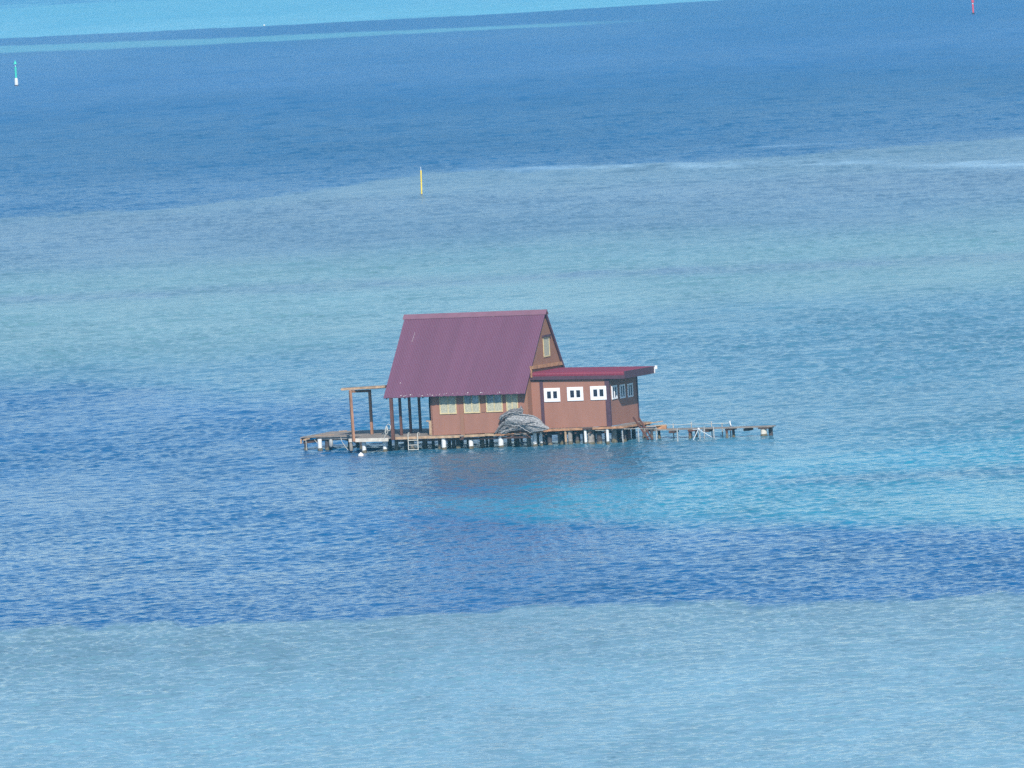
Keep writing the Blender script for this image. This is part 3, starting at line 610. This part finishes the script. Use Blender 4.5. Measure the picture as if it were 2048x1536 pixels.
q.build('rope', M['rope'], PN)
X_ = thing('pipe_stand', 'crossed thin white pipes splayed in the water before the walkway', 'pipes', (13.9, 1.5, ZW))
for a, c in (((13.66, 1.2, .0), (13.87, 1.6, .62)), ((13.83, 1.6, .60), (14.42, 2.0, .12)), ((13.5, 1.75, .56), (13.95, 1.55, .57))): MB().tube([a, c], .013, 8).build('pipe', M['frame'], X_)
MB().lathe((13.87, 1.58, .55), [(.02, 0), (.055, .03), (.055, .07), (.02, .1)], 10).build('joint', M['frame'], X_)
wr = MB(); wr.tube([(14.97, 3.2, .82), (14.98, 3.18, .76), (15.02, 3.12, .68), (15.1, 3.0, .60)], .03, 8, rs=[.04, .02, .03, .02])
tag(wr.build('plastic_wrap', M['frame']), 'white plastic tied round the last pole of the pen', 'plastic').matrix_world = HM

# ------------------------------------------------------------------ buoys and marks
def at(x, y, z=0): return (x, y, z)
b0 = thing('mooring_buoy', 'white round mooring buoy floating before the left deck piles', 'buoy', (-7.85, 404.4, 0), world=True)
MB().lathe((-7.85, 404.4, -.10), [(.02, 0), (.10, .02), (.145, .08), (.15, .13), (.125, .19), (.06, .24), (.035, .25), (.035, .28), (.02, .285)], 20).build('float', M['bright'], b0, smooth=True)
MB().lathe((-7.85, 404.4, -.04), [(.153, 0), (.158, .03), (.154, .055)], 20).build('waterline_band', M['wood2'], b0, smooth=True)
b1 = thing('yellow_marker', 'slim yellow marker pole standing alone behind the house', 'marker pole', (-7.51, 755, 0), world=True)
MB().tube([(-7.48, 755, .14), (-7.42, 755, 2.36)], .075, 14).build('pole', M['yellow'], b1, smooth=True)
MB().tube([(-7.42, 755, 2.36), (-7.43, 755, 2.70)], .022, 8).build('mast', M['frame'], b1)
MB().tube([(-7.46, 755, -.4), (-7.47, 755, .14)], .05, 12).lathe((-7.47, 755, -.02), [(.03, 0), (.085, .02), (.06, .12), (.03, .16)], 12).build('base', M['post'], b1)
gx, gy = -81.47, 1366.
b2 = thing('green_beacon', 'green channel beacon with cone topmark on a white base', 'beacon', (gx, gy, 0), world=True)
MB().lathe((gx, gy, -.5), [(.30, 0), (.30, .72), (.27, .76), (.31, .80), (.30, 1.30), (.26, 1.75), (.18, 1.82)], 18).build('base', M['bright'], b2, smooth=True)
MB().lathe((gx, gy, -.1), [(.33, 0), (.335, .2), (.31, .27)], 18).build('skirt', M['darkwood'], b2, smooth=True)
MB().tube([(gx, gy, 1.3), (gx, gy, 3.28)], .17, 16).build('column', M['teal'], b2, smooth=True)
MB().tube([(gx, gy, 3.28), (gx, gy, 3.75)], .05, 8).build('mast', M['frame'], b2)
MB().lathe((gx, gy, 3.70), [(.30, 0), (.30, .03), (.02, .66)], 18).build('topmark', M['teal'], b2)
rx, ry = 91.3, 1517.
b3 = thing('red_beacon', 'red channel beacon with can topmark cut by the top edge', 'beacon', (rx, ry, 0), world=True)
MB().lathe((rx, ry, -.4), [(.28, 0), (.28, .62), (.22, .70)], 16).build('base', M['cloth'], b3, smooth=True)
MB().tube([(rx, ry, .3), (rx, ry, 1.95)], .17, 16).build('column', M['red'], b3, smooth=True)
MB().tube([(rx, ry, 1.95), (rx, ry, 2.12)], .13, 12).build('collar', M['frame'], b3)
MB().lathe((rx, ry, 2.12), [(.16, 0), (.26, .12), (.26, .95), (.2, 1.0)], 16).build('topmark', M['red'], b3)
b4 = thing('small_float', 'tiny white float at the edge of the far turquoise shallows', 'float', (-53.6, 1893, 0), world=True)
MB().lathe((-53.6, 1893, -.15), [(.02, 0), (.18, .06), (.24, .2), (.18, .38), (.05, .46)], 14).build('body', M['frame'], b4, smooth=True)
MB().lathe((-53.6, 1893, -.02), [(.235, 0), (.25, .08), (.235, .13)], 14).build('waterline_band', M['cream'], b4, smooth=True)

# ------------------------------------------------------------------ the hazy sea air
hz = MB(); hz.box((-20500, -20500, -2.0), (20500, 20500, 31.0)); ho = hz.build('haze', [bpy.data.materials.new('sea_air')]); ho['kind'] = 'stuff'
hm = ho.data.materials[0]; hm.use_nodes = True; ht = hm.node_tree; ht.nodes.clear()
hv = ht.nodes.new('ShaderNodeVolumePrincipled'); hv.inputs['Color'].default_value = HAZE_C; hv.inputs['Density'].default_value = HAZE_D; hv.inputs['Anisotropy'].default_value = 0
hq = ht.nodes.new('ShaderNodeOutputMaterial'); ht.links.new(hv.outputs[0], hq.inputs['Volume'])

SC.cycles.use_denoising = False; SC.cycles.use_adaptive_sampling = False; SC.cycles.volume_bounces = 0
